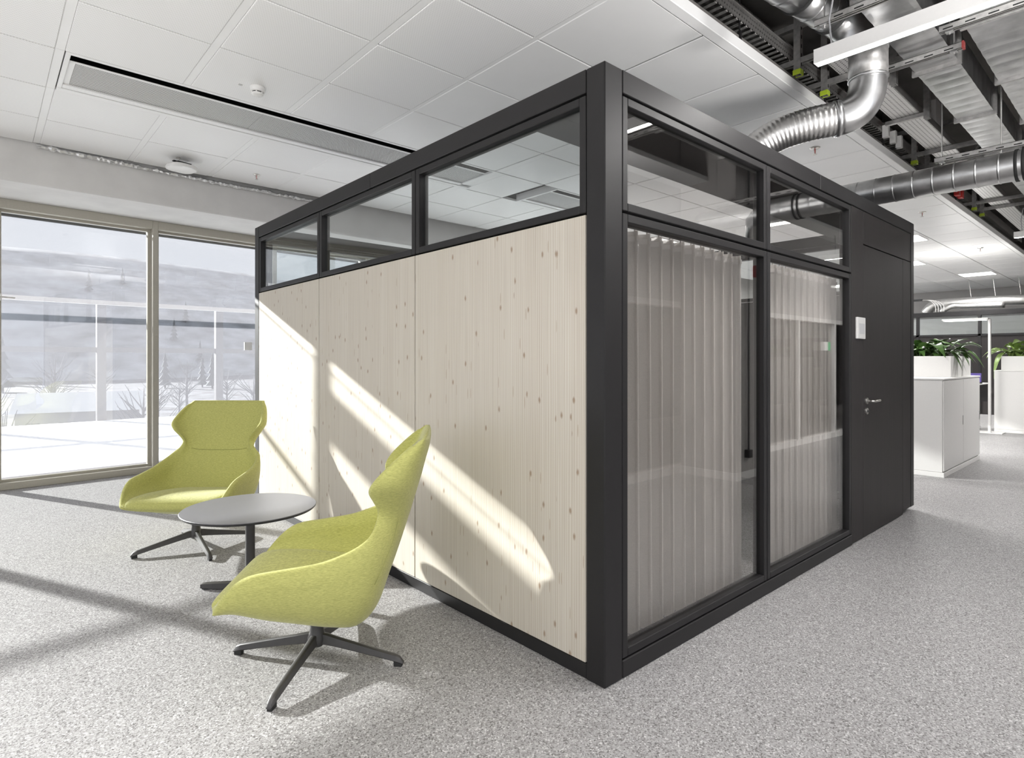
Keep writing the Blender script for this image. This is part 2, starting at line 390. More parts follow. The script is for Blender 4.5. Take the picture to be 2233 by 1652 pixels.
for k in range(-3, 15):
    nwin += 1
    p = FO + Vector((math.cos(FA), math.sin(FA), 0))*1.5*k
    wnd = struct('window_%d' % nwin, p, FA)
    for nm, me in (('mullion',mull),('head_rail',head),('sill_rail',sill),('sash',inner),('pane',pane),('roller_screen',scr if k < 3 else scr2),('screen_rail',sbar)): link(nm, me, wnd)
    if k in (-1,-2): link('transom', tran, wnd)
    if k == 0:
        h_ = MB(); h_.bbox(.025,.055,-.03,.0,2.01,2.09,c=.004); h_.tube([(.04,-.03,2.05),(.04,-.05,2.05),(.16,-.05,2.045)], .008, 8); h_.build('handle', STEELB, wnd)
    if k == 1: box('sensor_plate', WHITE, wnd, 1.12, 1.22, .10, .122, 1.52, 1.63)
# facade returns / other walls (out of frame, two sides left open as bare frames for daylight fill)
wl_ = struct('wall_left')
for k in range(10):
    box('mullion', FRAME, wl_, -6.6, -6.4, -7.6+1.5*k, -7.54+1.5*k, 0, 3.1)
box('head_rail', SOFF, wl_, -6.6, -6.2, -7.6, 6.6, 3.0, 3.6)
wb = struct('wall_back')
box('head_rail', SOFF, wb, -6.6, 3.3, -6.7, -6.5, 3.0, 4.2)
for k in range(7): box('mullion', FRAME, wb, -6.5+1.6*k, -6.44+1.6*k, -6.7, -6.5, 0, 3.0)
# opposite partition of the corridor and its column (mirrored by the cubicle glass)
wr = struct('wall_right')
box('upper_wall', WALLG, wr, 3.3, 20, -2.55, -2.4, 2.10, 4.2)
box('base', WHITE, wr, 3.3, 20, -2.5, -2.37, 0, .09)
box('head', WHITE, wr, 3.3, 20, -2.5, -2.38, 2.03, 2.10)
for k in range(12): box('frame_post', WHITE, wr, 3.3+1.55*k, 3.36+1.55*k, -2.5, -2.39, .09, 2.03)
for k in range(11): box('glass_pane', GLASSP, wr, 3.36+1.55*k, 4.85+1.55*k, -2.45, -2.445, .09, 2.03)
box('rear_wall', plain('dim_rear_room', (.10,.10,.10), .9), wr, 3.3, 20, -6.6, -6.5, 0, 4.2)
box('room_side', WALLG, wr, 3.2, 3.3, -6.6, -2.37, 0, 4.2)
pier = struct('wall_pier')
box('pier', WALLG, pier, 4.45, 5.28, -2.37, -1.66, 0, 4.25)
box('pier_baseboard', WHITE, pier, 4.43, 5.30, -2.37, -1.645, 0, .09)
wd = struct('wall_far'); box('wall', WALLG, wd, 20.2, 20.4, -8, 6.9, 0, 4.2)
# raft on the camera side (mirrored in the cubicle glass)
op = struct('ceiling_raft'); box('raft', CEILW, op, -6.3, 20.2, -6.5, -2.0, ZC, ZC+.05)

# ------------------------------------------------------------------ the meeting cubicle
pod = thing('office_cubicle', 'dark framed office cubicle with pale spruce panels, glass panes and a black door', 'cubicle')
LY, LX = 4.28, 4.494
box('corner_post', BLACK, pod, 0, .121, 0, .104, 0, 2.65, c=.005)
box('corner_post', BLACK, pod, 0, .10, 4.177, LY, 0, 2.65, c=.004)
box('corner_post', BLACK, pod, 4.406, LX, 0, .10, .035, 2.65, c=.004)
box('corner_post', BLACK, pod, 4.406, LX, 4.18, LY, 0, 2.65, c=.004)
box('top_rail', BLACK, pod, 0, .09, .106, 2.02, 2.548, 2.65, c=.003)
box('top_rail', BLACK, pod, 0, .09, 2.023, 4.176, 2.548, 2.65, c=.003)
box('top_rail', BLACK, pod, .123, 2.3, 0, .09, 2.548, 2.65, c=.003)
box('top_rail', BLACK, pod, 2.302, 4.405, 0, .09, 2.548, 2.65, c=.003)
box('top_rail', BLACK, pod, .1, 4.4, 4.19, LY, 2.548, 2.65, c=.003)
box('top_rail', BLACK, pod, 4.404, LX, .1, 4.18, 2.548, 2.65, c=.003)
box('base_rail', BLACK, pod, .004, .09, .106, 4.176, 0, .066, c=.003)
box('base_rail', BLACK, pod, .123, 2.9, .0, .09, 0, .078, c=.004)
box('base_rail', BLACK, pod, .1, 4.4, 4.19, LY, 0, .066)
box('base_rail', BLACK, pod, 4.404, LX, .1, 4.18, 0, .066)
box('backing', GAP, pod, .035, .06, .106, 4.176, .066, 2.03)
for y0, y1 in ((.110,1.464),(1.474,2.832),(2.842,4.174)):
    o = box('wood_panel', WOOD, pod, .002, .034, y0, y1, .07, 2.018, c=.002)
def framed(name, axis, a0, a1, z0, z1, m_in, w_=.037, dep=.07, c0=.004, tint=None, parent=pod, flip=None):
    """rectangular frame with one pane; axis 'y' -> in the plane x=0, axis 'x' -> in the plane y=0"""
    f = MB()
    def bx(p0, p1, q0, q1):
        if axis == 'y': f.bbox(c0+(flip or 0), c0+dep+(flip or 0), p0, p1, q0, q1, c=.003)
        else: f.bbox(p0, p1, c0+(flip or 0), c0+dep+(flip or 0), q0, q1, c=.003)
    g = .004
    bx(a0+g, a0+g+w_, z0+g, z1-g); bx(a1-g-w_, a1-g, z0+g, z1-g); bx(a0+g+w_, a1-g-w_, z0+g, z0+g+w_); bx(a0+g+w_, a1-g-w_, z1-g-w_, z1-g)
    o = f.build(name, BLACK, parent)
    p = MB(); u0, u1, v0, v1 = a0+g+w_-.006, a1-g-w_+.006, z0+g+w_-.006, z1-g-w_+.006
    d = c0 + dep*.35 + (flip or 0)
    if axis == 'y': p.box(d, d+.006, u0, u1, v0, v1)
    else: p.box(u0, u1, d, d+.006, v0, v1)
    p.build('pane', m_in, o)
    return o
for y0, y1 in ((.106,1.469),(1.469,2.837),(2.837,4.177)): framed('transom_window', 'y', y0, y1, 2.024, 2.543, GLASST)
for x0, x1 in ((.123,1.512),(1.512,2.894)):
    framed('transom_window', 'x', x0, x1, 2.036, 2.544, GLASSP)
    framed('glazed_panel', 'x', x0, x1, .080, 2.033, GLASSP)
# rear and far side: dark panels below, glass above
for k in range(3):
    a = .1 + 1.43*k
    framed('transom_window', 'x', a, a+1.43, 2.03, 2.544, GLASST, flip=LY-.08)
    box('wall_panel', DPANEL, pod, a+.004, a+1.426, LY-.07, LY-.02, .07, 2.026)
    a = .1 + 1.36*k
    framed('transom_window', 'y', a, a+1.36, 2.03, 2.544, GLASST, flip=LX-.08)
    box('wall_panel', DPANEL, pod, LX-.07, LX-.02, a+.004, a+1.356, .07, 2.026)
# black door front
box('door_surround', DPANEL, pod, 2.897, 3.149, .004, .05, .005, 2.544, c=.002)
box('door_surround', DPANEL, pod, 4.171, 4.404, .004, .05, .035, 2.283, c=.002)
box('overpanel', DPANEL, pod, 3.153, 4.404, .004, .05, 2.289, 2.544, c=.002)
box('backing', GAP, pod, 2.9, 4.4, .052, .06, .01, 2.54)
door = box('door', DPANEL, pod, 3.153, 4.167, .004, .05, .006, 2.281, c=.002)
h = MB()
def disc_y(mb, x, z, r, y0, y1, n=20):
    mb.loft([[(x+q*r*math.cos(2*PI*k/n), yy, z+q*r*math.sin(2*PI*k/n)) for k in range(n)] for yy, q in ((y1,1),(y0+.002,1),(y0,.92))])
disc_y(h, 3.215, 1.065, .026, -.008, .006); h.build('rosette', STEELB, door)
h = MB(); disc_y(h, 3.215, .985, .026, -.008, .006); h.build('rosette', STEELB, door)
h = MB(); h.tube([(3.215,-.006,1.065),(3.215,-.045,1.065),(3.222,-.053,1.065),(3.235,-.056,1.065),(3.34,-.056,1.066)], .0095, 12)
tag(h.build('handle', STEELB, door, True), 'stainless lever handle')
h = MB(); disc_y(h, 3.215, .985, .009, -.012, -.007); h.build('lock_cylinder', BLACKP, door)
# sign by the door
sg = box('door_sign', WHITE, None, 2.975, 3.145, -.014, .0035, 1.548, 1.712, c=.003); tag(sg, 'small white room sign on the dark panel beside the door', 'sign')
box('insert', SIGNM, sg, 3.005, 3.125, -.0152, -.0138, 1.585, 1.665)
# dark acoustic ceiling strip inside, curtain track, curtains
box('acoustic_ceiling', DACOU, pod, .13, 4.39, .10, .66, 2.60, 2.635)
tr_ = MB(); tr_.bbox(.14, 4.3, .205, .235, 2.05, 2.07, c=.002); tr_.build('curtain_track', GALVD, pod)
def curtain(x0, x1, lab, seed, pitch=.105):
    rnd = random.Random(seed)
    nx = int((x1-x0)/pitch*12); nz = 26; vs = []; fs = []
    ph = [rnd.uniform(-.5,.5) for _ in range(60)]
    for j in range(nz+1):
        z = .025 + (2.0)*j/nz; t_ = 1 - j/nz
        for i in range(nx+1):
            s_ = (x1-x0)*i/nx; fold = s_/pitch; k = int(fold)
            a = 2*PI*fold
            sw = (ph[k%60]*(1-(fold-k)) + ph[(k+1)%60]*(fold-k))
            am = .054 + .012*t_*(.6+.6*abs(sw))
            y = .22 + am*math.sin(a + .5*sw*t_)
            x = x0 + s_ + .017*math.sin(2*a) + .02*sw*t_ - .02*t_*(s_/(x1-x0)-.5)
            vs.append((x, y, z))
    for j in range(nz):
        for i in range(nx): fs.append((j*(nx+1)+i, j*(nx+1)+i+1, (j+1)*(nx+1)+i+1, (j+1)*(nx+1)+i))
    root = MB().add(vs, fs).build('sheer_curtain', CURT, None, True); tag(root, lab, 'curtain', 'curtains in the cubicle')
    # header tape and gliders
    hd = MB(); hv = []; hf = []
    for i in range(nx+1):
        s_ = (x1-x0)*i/nx; a = 2*PI*s_/pitch
        for z in (1.975, 2.0): hv.append((x0+s_+.017*math.sin(2*a), .214+.054*math.sin(a), z))
    for i in range(nx): hf.append((2*i, 2*i+2, 2*i+3, 2*i+1))
    hd.add(hv, hf).build('header_tape', WHITE, root)
    for k in range(int((x1-x0)/pitch)):
        MB().box(-.006,.006,-.004,.004,0,.035).build('glider', WHITE, root, loc=(x0+(k+.25)*pitch, .22, 2.018))
curtain(.17, 1.57, 'sheer white curtain behind the large pane next to the corner post', 3)
curtain(1.93, 3.06, 'sheer white curtain behind the narrower-looking pane next to the door', 9)

# ------------------------------------------------------------------ wing-back lounge chairs
def cr(pts, n):
    """Catmull-Rom resample of tuples"""
    out = []; N = len(pts)
    for i in range(N-1):
        p0 = pts[max(i-1,0)]; p1 = pts[i]; p2 = pts[i+1]; p3 = pts[min(i+2,N-1)]
        for k in range(n):
            t = k/n
            out.append(tuple(.5*((2*b)+(-a+c)*t+(2*a-5*b+4*c-d)*t*t+(-a+3*b-3*c+d)*t**3) for a,b,c,d in zip(p0,p1,p2,p3)))
    out.append(tuple(pts[-1])); return out
# inner centre (f,z), edge (f,z), inner half width W, outer centre (f,z)
CH = [(.352,.374, .347,.374, .298, .349,.358),
      (.338,.392, .334,.390, .326, .328,.340),
      (.270,.395, .270,.468, .352, .255,.318),
      (.160,.385, .185,.524, .366, .150,.280),
      (.030,.370, .050,.546, .366, .020,.250),
      (-.10,.355,-.080,.565, .366,-.110,.226),
      (-.19,.355,-.170,.592, .358,-.215,.222),
      (-.25,.400,-.235,.620, .342,-.290,.292),
      (-.29,.490,-.278,.652, .318,-.342,.430),
      (-.32,.570,-.298,.690, .278,-.378,.530),
      (-.345,.65,-.306,.738, .252,-.408,.620),
      (-.37,.720,-.292,.785, .268,-.434,.700),
      (-.395,.79,-.280,.838, .312,-.458,.780),
      (-.415,.85,-.305,.888, .342,-.478,.845),
      (-.438,.92,-.365,.950, .330,-.498,.920),
      (-.462,.985,-.425,1.003, .306,-.516,.985),
      (-.482,1.035,-.468,1.037,.278,-.522,1.035),
      (-.497,1.052,-.490,1.052,.268,-.513,1.052)]
CHS = cr(CH, 4)
def section(row, t, n=4.2):
    """point on the inner surface: t in [-1,1] across the shell"""
    f,z,ef,ez,W,of,oz = row
    th = abs(t)*PI/2
    la = (math.sin(th))**(2/n); up = 1-(math.cos(th))**(2/n) if th < PI/2-1e-6 else 1.
    return Vector((f+(ef-f)*up, math.copysign(W*la, t) if t else 0., z+(ez-z)*up))
def section_out(row, t, n=3.0):
    f,z,ef,ez,W,of,oz = row
    th = abs(t)*PI/2
    la = (math.sin(th))**(2/n); up = 1-(math.cos(th))**(2/n) if th < PI/2-1e-6 else 1.
    return Vector((of+(ef-.012-of)*up, math.copysign((W+.028)*la, t) if t else 0., oz+(ez-.004-oz)*up))
def make_chair(label, loc, rz, base_rz):
    root = thing('lounge_chair', label, 'armchair', loc, rz, 'lime lounge chairs')
    T = [-1+2*k/28 for k in range(29)]
    T = [math.copysign(abs(t)**.8, t) for t in T]
    rings = []
    for row in CHS:
        inn = [section(row, t) for t in T]; out_ = [section_out(row, t) for t in reversed(T)]
        n_ = Vector((row[2]-row[0], 0, row[3]-row[1])); n_ = n_.normalized()*.010 if n_.length > .02 else Vector((0,0,0))
        rim_r = (inn[-1]+out_[0])/2 + n_; rim_l = (inn[0]+out_[-1])/2 + n_
        rings.append(inn + [rim_r] + out_ + [rim_l])
    sh = MB().loft(rings).build('shell', FAB, root, True)
    tag(sh, 'lime green upholstered shell')
    # seat pad: plump cushion lying in the shell
    def pad_ring(f, hw, zb, zt, n=28):
        r_ = []
        for k in range(n):
            a = 2*PI*k/n; c, s_ = math.cos(a), math.sin(a)
            r_.append(Vector((f, hw*math.copysign(abs(c)**.35, c), (zb+zt)/2 + (zt-zb)/2*math.copysign(abs(s_)**.6, s_))))
        return r_
    prof = [(.360,.255,.378,.384),(.357,.285,.366,.398),(.345,.300,.358,.412),(.31,.312,.358,.428),(.24,.318,.362,.436),(.12,.312,.36,.434),(0,.300,.35,.424),(-.12,.288,.335,.410),(-.2,.275,.335,.400),(-.235,.262,.345,.392),(-.25,.24,.36,.38)]
    MB().loft([pad_ring(*q) for q in cr(prof, 3)]).build('seat_pad', FAB, root, True)
    # seams
    def seam(pts, nm='seam'):
        MB().tube(pts, .0022, 6).build(nm, SEAMM, root, True)
    seam([section(CHS[41], t) + Vector((.001,0,0)) for t in [-.55+1.1*k/20 for k in range(21)]])
    for s_ in (-1, 1):
        seam([section_out(CHS[i], s_*(.78-.004*i)) + Vector((0,s_*.0005,0)) for i in range(30, 44)])
    # swivel base
    hub = MB().lathe([(.05,.232),(.052,.222),(.032,.205),(.029,.155),(.034,.13),(.042,.108),(.040,.085),(.030,.07),(.0,.069)][::-1], 20).build('hub', CHAIRM, root, True)
    smooth_by_angle(hub, 50)
    for k in range(4):
        a = base_rz - rz + k*PI/2; ca, sa = math.cos(a), math.sin(a)
        rings = []
        for r, wd_, zt, zb in ((.0,.020,.132,.080),(.05,.019,.125,.077),(.10,.0175,.112,.070),(.20,.0165,.090,.053),(.30,.0165,.068,.036),(.375,.0165,.052,.022),(.398,.0155,.042,.016),(.414,.013,.022,.012)):
            ch = .006
            prof = [(-wd_,zb+ch),(-wd_+ch,zb),(wd_-ch,zb),(wd_,zb+ch),(wd_*.72,zt-ch*.6),(wd_*.4,zt),(-wd_*.4,zt),(-wd_*.72,zt-ch*.6)]
            rings.append([(r*ca - q*sa, r*sa + q*ca, z) for q, z in prof])
        leg = MB().loft(rings).build('leg', CHAIRM, root, True); smooth_by_angle(leg, 40)
        g = MB()
        g.loft([[(r_*ca - q*sa, r_*sa + q*ca, z) for r_, q in ((.372,-.012),(.408,-.010),(.408,.010),(.372,.012))] for z in (.0,.028)])
        g.build('foot_glide', RUBBER, leg)
    return root
SEAMM = plain('fabric_seam', (.34,.34,.11), .9)
make_chair('lime wing-back lounge chair in front of the spruce panels, its back to the cubicle', (-.797, 1.049, 0), R(144.2), R(-139.7))
make_chair('lime wing-back lounge chair by the window, beyond the side table', (-.769, 3.242, 0), R(-132.5), R(179))

# ------------------------------------------------------------------ round side table
tb = thing('side_table', 'round grey side table on a dark column between the two lounge chairs', 'table', (-.746, 2.12, 0), 0)
o = MB().lathe([(.0,.4885),(.360,.4885),(.376,.494),(.379,.4975),(.377,.500),(.0,.500)], 72).build('table_top', TABTOP, tb)
o = MB().lathe([(.0,.476),(.345,.476),(.368,.482),(.377,.490),(.3775,.4955),(.0,.4955)], 72).build('top_edge', TABEDGE, tb)
smooth_by_angle(MB().lathe([(.0,.02),(.027,.02),(.027,.43),(.06,.47),(.06,.477),(.0,.477)], 24).build('column', CHAIRM, tb), 40)
for k in range(4):
    a = R(134.3) + k*PI/2; ca, sa = math.cos(a), math.sin(a)
    b = MB(); b.loft([[(r*ca-q*sa, r*sa+q*ca, z) for q, z in ((-w_,.008),(w_,.008),(w_,zt),(-w_,zt))] for r, w_, zt in ((0,.024,.05),(.1,.023,.046),(.28,.020,.034),(.302,.019,.030))])
    lg = b.build('foot', CHAIRM, tb)
    b = MB(); b.loft([[(r*ca-q*sa, r*sa+q*ca, z) for q, z in ((-.013,0),(.013,0),(.013,.009),(-.013,.009))] for r in (.262,.296)]); b.build('foot_pad', RUBBER, lg)

# ------------------------------------------------------------------ small ceiling devices
def detector(loc):
    t = thing('smoke_detector', 'round white smoke detector on the perforated ceiling panel', 'smoke detector', loc)
    smooth_by_angle(MB().lathe([(.0,0),(.052,0),(.054,-.006),(.052,-.026),(.050,-.028),(.0,-.028)], 32).build('base', WHITE, t), 40)
    smooth_by_angle(MB().lathe([(.0,-.026),(.050,-.026),(.051,-.038),(.042,-.040),(.0,-.040)], 32).build('collar', WHITE, t), 40)
    MB().lathe([(.0,-.038),(.040,-.038),(.040,-.050),(.0,-.050)], 24).build('chamber', BLACKP, t)
    smooth_by_angle(MB().lathe([(.0,-.048),(.044,-.048),(.043,-.056),(.034,-.064),(.0,-.067)], 32).build('cap', WHITE, t), 50)
    for k in range(6):
        a = k*PI/3; box('rib', WHITE, t, math.cos(a)*.041-.004, math.cos(a)*.041+.004, math.sin(a)*.041-.004, math.sin(a)*.041+.004, -.052, -.036)
detector((-.36, 3.14, ZC))
o = box('label_plate', WHITE, None, -.49, -.455, 3.165, 3.20, ZC-.0015, ZC-.0002); tag(o, 'tiny printed sticker on the ceiling next to the smoke detector', 'sticker')
MB().box(-.486,-.46,3.17,3.175,ZC-.0020,ZC-.0015).build('print', BLACKP, o); MB().box(-.486,-.46,3.185,3.189,ZC-.0020,ZC-.0015).build('print', BLACKP, o)
t = thing('access_point', 'white oval wireless access point hanging below the ceiling near the beam', 'access point', (-.385, 5.36, ZC), R(15))
def ovl(rx, ry, z, n=32): return [(rx*math.copysign(abs(math.cos(2*PI*k/n))**.7, math.cos(2*PI*k/n)), ry*math.copysign(abs(math.sin(2*PI*k/n))**.7, math.sin(2*PI*k/n)), z) for k in range(n)]
smooth_by_angle(MB().loft([ovl(.11,.11,-.118), ovl(.135,.135,-.112), ovl(.14,.14,-.095), ovl(.132,.132,-.078), ovl(.10,.10,-.074)]).build('housing', WHITE, t, True), 60)
MB().box(-.07,.07,-.06,.06,-.075,-.045).build('mount', BLACKP, t)
box('bracket', BLACKP, t, -.09,.09,-.015,.015,-.047,-.035); MB().tube([(-.03,0,-.04),(-.035,0,0)], .006, 8).build('rod', STEELB, t); MB().lathe([(.0,-.006),(.022,-.006),(.022,0),(0,0)], 16, (-.035,0,0)).build('rosette', STEELB, t)
def sprinkler(loc, lab, sc=1.):
    t = thing('ceiling_sprinkler', lab, 'sprinkler', loc, 0, 'ceiling sprinklers'); t.scale = (sc,)*3
    smooth_by_angle(MB().lathe([(.0,-.008),(.022,-.010),(.036,-.002),(.037,0),(.0,0)], 24).build('escutcheon', STEELB, t), 50)
    for s_ in (-1,1): MB().tube([(s_*.006,0,-.006),(s_*.013,0,-.022),(s_*.010,0,-.038),(0,0,-.048)], .0025, 6).build('yoke_arm', STEELB, t)
    MB().tube([(0,0,-.008),(0,0,-.045)], .0028, 8).build('bulb', RED, t)
    MB().lathe([(.0,-.052),(.016,-.051),(.016,-.049),(.0,-.047)], 12).build('deflector', STEELB, t)
sprinkler((.385, 5.38, ZC), 'sprinkler head in the ceiling panel near the beam, by the access point', 1.1)
sprinkler((4.229, .775, ZC), 'sprinkler head below the flexible duct, above the cubicle', 1.35)
sprinkler((8.06, .778, ZC), 'sprinkler head in the ceiling just past the horizontal spiral duct', 1.35)
sprinkler((12.07, .80, ZC), 'sprinkler head in the bright far ceiling, furthest along the edge', 1.35)

# ------------------------------------------------------------------ building services above the aisle
def sprofile(L_, r, pitch, w_=.007, h_=.003):
    """stations along a straight spiral duct: (distance, radius)"""
    out = []; d = 0.
    out.append((0, r))
    k = pitch
    while k < L_-.02:
        out += [(k-w_*1.6, r), (k-w_*1.05, r), (k-w_, r), (k-w_*.4, r+h_), (k+w_*.4, r+h_), (k+w_, r), (k+w_*1.05, r), (k+w_*1.6, r)]; k += pitch
    out.append((L_, r)); return out
def straight_duct(p0, p1, r, pitch, n=28):
    p0, p1 = Vector(p0), Vector(p1); L_ = (p1-p0).length; d = (p1-p0)/L_
    st = sprofile(L_, r, pitch)
    return MB().tube([p0+d*s_ for s_, _ in st], [q for _, q in st], n)
def arc(p0, p1, p2, n=12):
    p0,p1,p2 = Vector(p0),Vector(p1),Vector(p2)
    return [(p0*(1-t)*(1-t)+p1*2*t*(1-t)+p2*t*t) for t in [k/n for k in range(n+1)]]
# duct dropping into the cubicle roof
t = thing('ventilation_duct', 'steel ventilation duct with elbow and ribbed flexible hose dropping onto the cubicle', 'duct')
RD = .114
A_ = (1.93, -.005, 3.72); J_ = (2.30, -.062, 3.71); C_ = (2.487, -.232, 3.47); D_ = (2.487, -.232, 3.275)
o = straight_duct((.7, .185, 3.73), A_, RD, .18).build('upper_pipe', GALV, t, True)
o = straight_duct(A_, J_, RD, .14).build('upper_pipe', GALV, t, True)
o = MB().tube(arc(J_, (2.50,-.10,3.71), C_, 14), RD, 28).build('elbow', GALV, t, True)
o = MB().tube([C_, D_], RD+.003, 28).build('collar', GALVD, t, True)
ring = lambda c, d, r, nm, m, tt: MB().tube([Vector(c)-Vector(d).normalized()*tt, Vector(c)-Vector(d).normalized()*tt*.4, Vector(c)+Vector(d).normalized()*tt*.4, Vector(c)+Vector(d).normalized()*tt], [r, r+.006, r+.006, r], 28).build(nm, m, t, True)
ring(C_, (0,0,1), RD+.002, 'seam_ring', GALV, .012); ring(D_, (0,0,1), RD+.002, 'seam_ring', GALV, .012)
el = arc(D_, (2.487,-.232,3.055), (2.405,-.08,3.035), 20)
MB().tube(el, RD, 32).build('elbow', GALV, t, True)
fp = cr([tuple(el[-1]), (2.31,.08,3.015), (2.22,.25,2.97), (2.15,.39,2.88), (2.12,.47,2.76), (2.11,.49,2.64)], 26)
rad = [RD-.004 + .0032*(1 if k % 4 == 0 else 0) for k in range(len(fp))]
MB().tube(fp, rad, 30).build('flexible_hose', ALUF, t, True)
dvec = Vector(fp[2])-Vector(fp[0])
MB().tube([Vector(fp[0])-dvec.normalized()*.006, Vector(fp[0])+dvec.normalized()*.03], RD+.006, 30).build('hose_clamp', GALV, t, True)
for c in (A_, J_):
    d = Vector(J_)-Vector(A_); ring(c, d, RD+.004, 'clip', RUBBER, .014)
# horizontal spiral duct over the cubicle
t = thing('spiral_duct', 'horizontal spiral steel duct crossing above the far end of the cubicle', 'duct')
straight_duct((4.1, 1.2, 2.912), (4.1, -1.9, 2.912), .118, .145, 32).build('pipe', GALV, t, True)
for dy in (-.79, -.835): MB().tube([(4.1, dy-.010, 2.912), (4.1, dy+.010, 2.912)], .126, 32).build('clamp_band', RUBBER, t, True)
MB().tube([(4.1,-.69,3.035),(4.1,-.69,4.25)], .006, 8).build('hanger_rod', GALVD, t)
MB().tube([(4.1,.9,2.912),(4.1,1.25,2.912),(4.1,1.3,2.85),(4.1,1.3,2.635)], .118, 28).build('elbow', GALV, t, True)
# rectangular ducts
def rect_duct(y0, y1, z0, z1, x0, x1, lab, step=1.25):
    t = thing('rectangular_duct', lab, 'duct')
    x = x0; k = 0
    while x < x1:
        e = min(x+step, x1); n = max(4, int((e-x)/.031)); 
        vs = []; 
        ring_ = []
        for i in range(n+1):
            xx = x+.012+(e-x-.024)*i/n; q = .0028*abs(math.sin(PI*(i/5.))) if 0 < i < n else 0
            ring_.append([(xx,y0-q*.7,z0-q*.2),(xx,y0+.03,z0-q*1.2),((xx),(y0+y1)/2,z0-q*1.6),(xx,y1-.03,z0-q*1.2),(xx,y1+q*.7,z0-q*.2),(xx,y1+q*.7,z1),(xx,y0-q*.7,z1)])
        MB().loft(ring_).build('duct_section', GALV, t)
        MB().box(e-.012, e+.012, y0-.022, y1+.022, z0-.028, z1+.02).build('flange', GALVD, t)
        if k % 2 == 0:
            for yy in (y0-.02, y1+.02): MB().tube([(e,yy,z0-.02),(e,yy,4.25)], .005, 6).build('hanger_rod', GALVD, t)
        x = e; k += 1
rect_duct(-.605, -.355, 3.47, 3.68, .6, 14, 'narrow galvanised rectangular duct nearest the white ceiling edge')
rect_duct(-1.45, -.735, 3.47, 3.92, .4, 14, 'wide galvanised rectangular duct at the far side of the aisle', 1.1)
# slotted mounting channels
def channel(x, y0, y1, z, lab, cap=None):
    t = thing('mounting_channel', lab, 'channel')
    b = MB(); b.box(x-.0205, x-.0175, y0, y1, z, z+.041); b.box(x+.0175, x+.0205, y0, y1, z, z+.041); b.box(x-.0205, x+.0205, y0, y1, z+.038, z+.041)
    b.box(x-.0205, x-.011, y0, y1, z, z+.003); b.box(x+.011, x+.0205, y0, y1, z, z+.003); b.build('rail', GALVD, t)
    if cap:
        for yy in (y0, y1): box('end_cap', REDP, t, x-.022, x+.022, yy-.006, yy+.006, z-.002, z+.043)
    n = int((y1-y0)/.11)
    for k in range(n):
        yy = y0+.05+k*.11; box('slot', GAP, t, x-.0208, x-.0204, yy, yy+.05, z+.012, z+.020)
    for yy in (y0+.05, y1-.05):
        MB().tube([(x,yy,z-.02),(x,yy,4.25)], .005, 6).build('threaded_rod', GALVD, t)
        box('nut_plate', GALV, t, x-.022, x+.022, yy-.02, yy+.02, z-.008, z)
channel(2.76, -.70, -.20, 3.395, 'short slotted channel with red end caps holding the narrow duct', True)
channel(2.45, -1.75, -.64, 3.395, 'slotted channel under the wide rectangular duct')
channel(1.82, -.69, -.15, 3.40, 'slotted channel beside the bent pipe above the linear lamp')
channel(4.1, -1.75, -.25, 3.06, 'slotted channel directly above the horizontal spiral duct')
# cable trays
t = thing('cable_tray', 'dark perforated cable tray running above the edge of the white ceiling', 'cable tray')
TRAYP = perforated('punched_tray_steel', (.42,.41,.40), .034, .034, (0,2), .22, .45, .8)
TRAYW = perforated('punched_tray_bright', (.62,.61,.60), .030, .034, (0,1), .17, .4, .6, dark=(.015,.015,.015), stagger=False)
MB().box(.6, 13.5, .385, .388, 3.72, 3.82).build('side_rail', TRAYP, t); MB().box(.6, 13.5, .795, .798, 3.72, 3.82).build('side_rail', TRAYP, t)
MB().box(.6, 13.5, .383, .39, 3.82, 3.826).build('side_lip', GALVD, t)
rung = MB().bbox(0, .026, .388, .795, 3.715, 3.722, c=.002).mesh('rung', GALVD)
for k in range(180): link('rung', rung, t, (.62+.07*k, 0, 0))
t = thing('cable_tray', 'bright perforated cable tray with grey junction boxes beside the narrow duct', 'cable tray')
MB().box(2.9, 13.5, -.02, .20, 3.70, 3.703).build('tray_bottom', TRAYW, t)
MB().box(2.9, 13.5, .198, .201, 3.703, 3.77).build('side_rail', TRAYP, t); MB().box(2.9, 13.5, -.023, -.02, 3.703, 3.77).build('side_rail', TRAYP, t)
t = thing('cable_tray', 'upper cable tray running close below the dark slab', 'cable tray')
MB().box(.6, 13.5, .56, .82, 3.98, 3.983).build('tray_bottom', TRAYP, t)
MB().box(.6, 13.5, .56, .563, 3.983, 4.06).build('side_rail', TRAYP, t); MB().box(.6, 13.5, .818, .821, 3.983, 4.06).build('side_rail', TRAYP, t)
for k, z in enumerate((3.986, 3.99)):
    o = MB().tube([(.7+.3*i, .64+.06*k+.02*math.sin(i*1.7+k), 3.995) for i in range(42)], .008, 6).build('cable', CABLE); tag(o, ['dark cable lying in the upper tray near its open side','dark cable lying in the upper tray near the slab side'][k], 'cable')
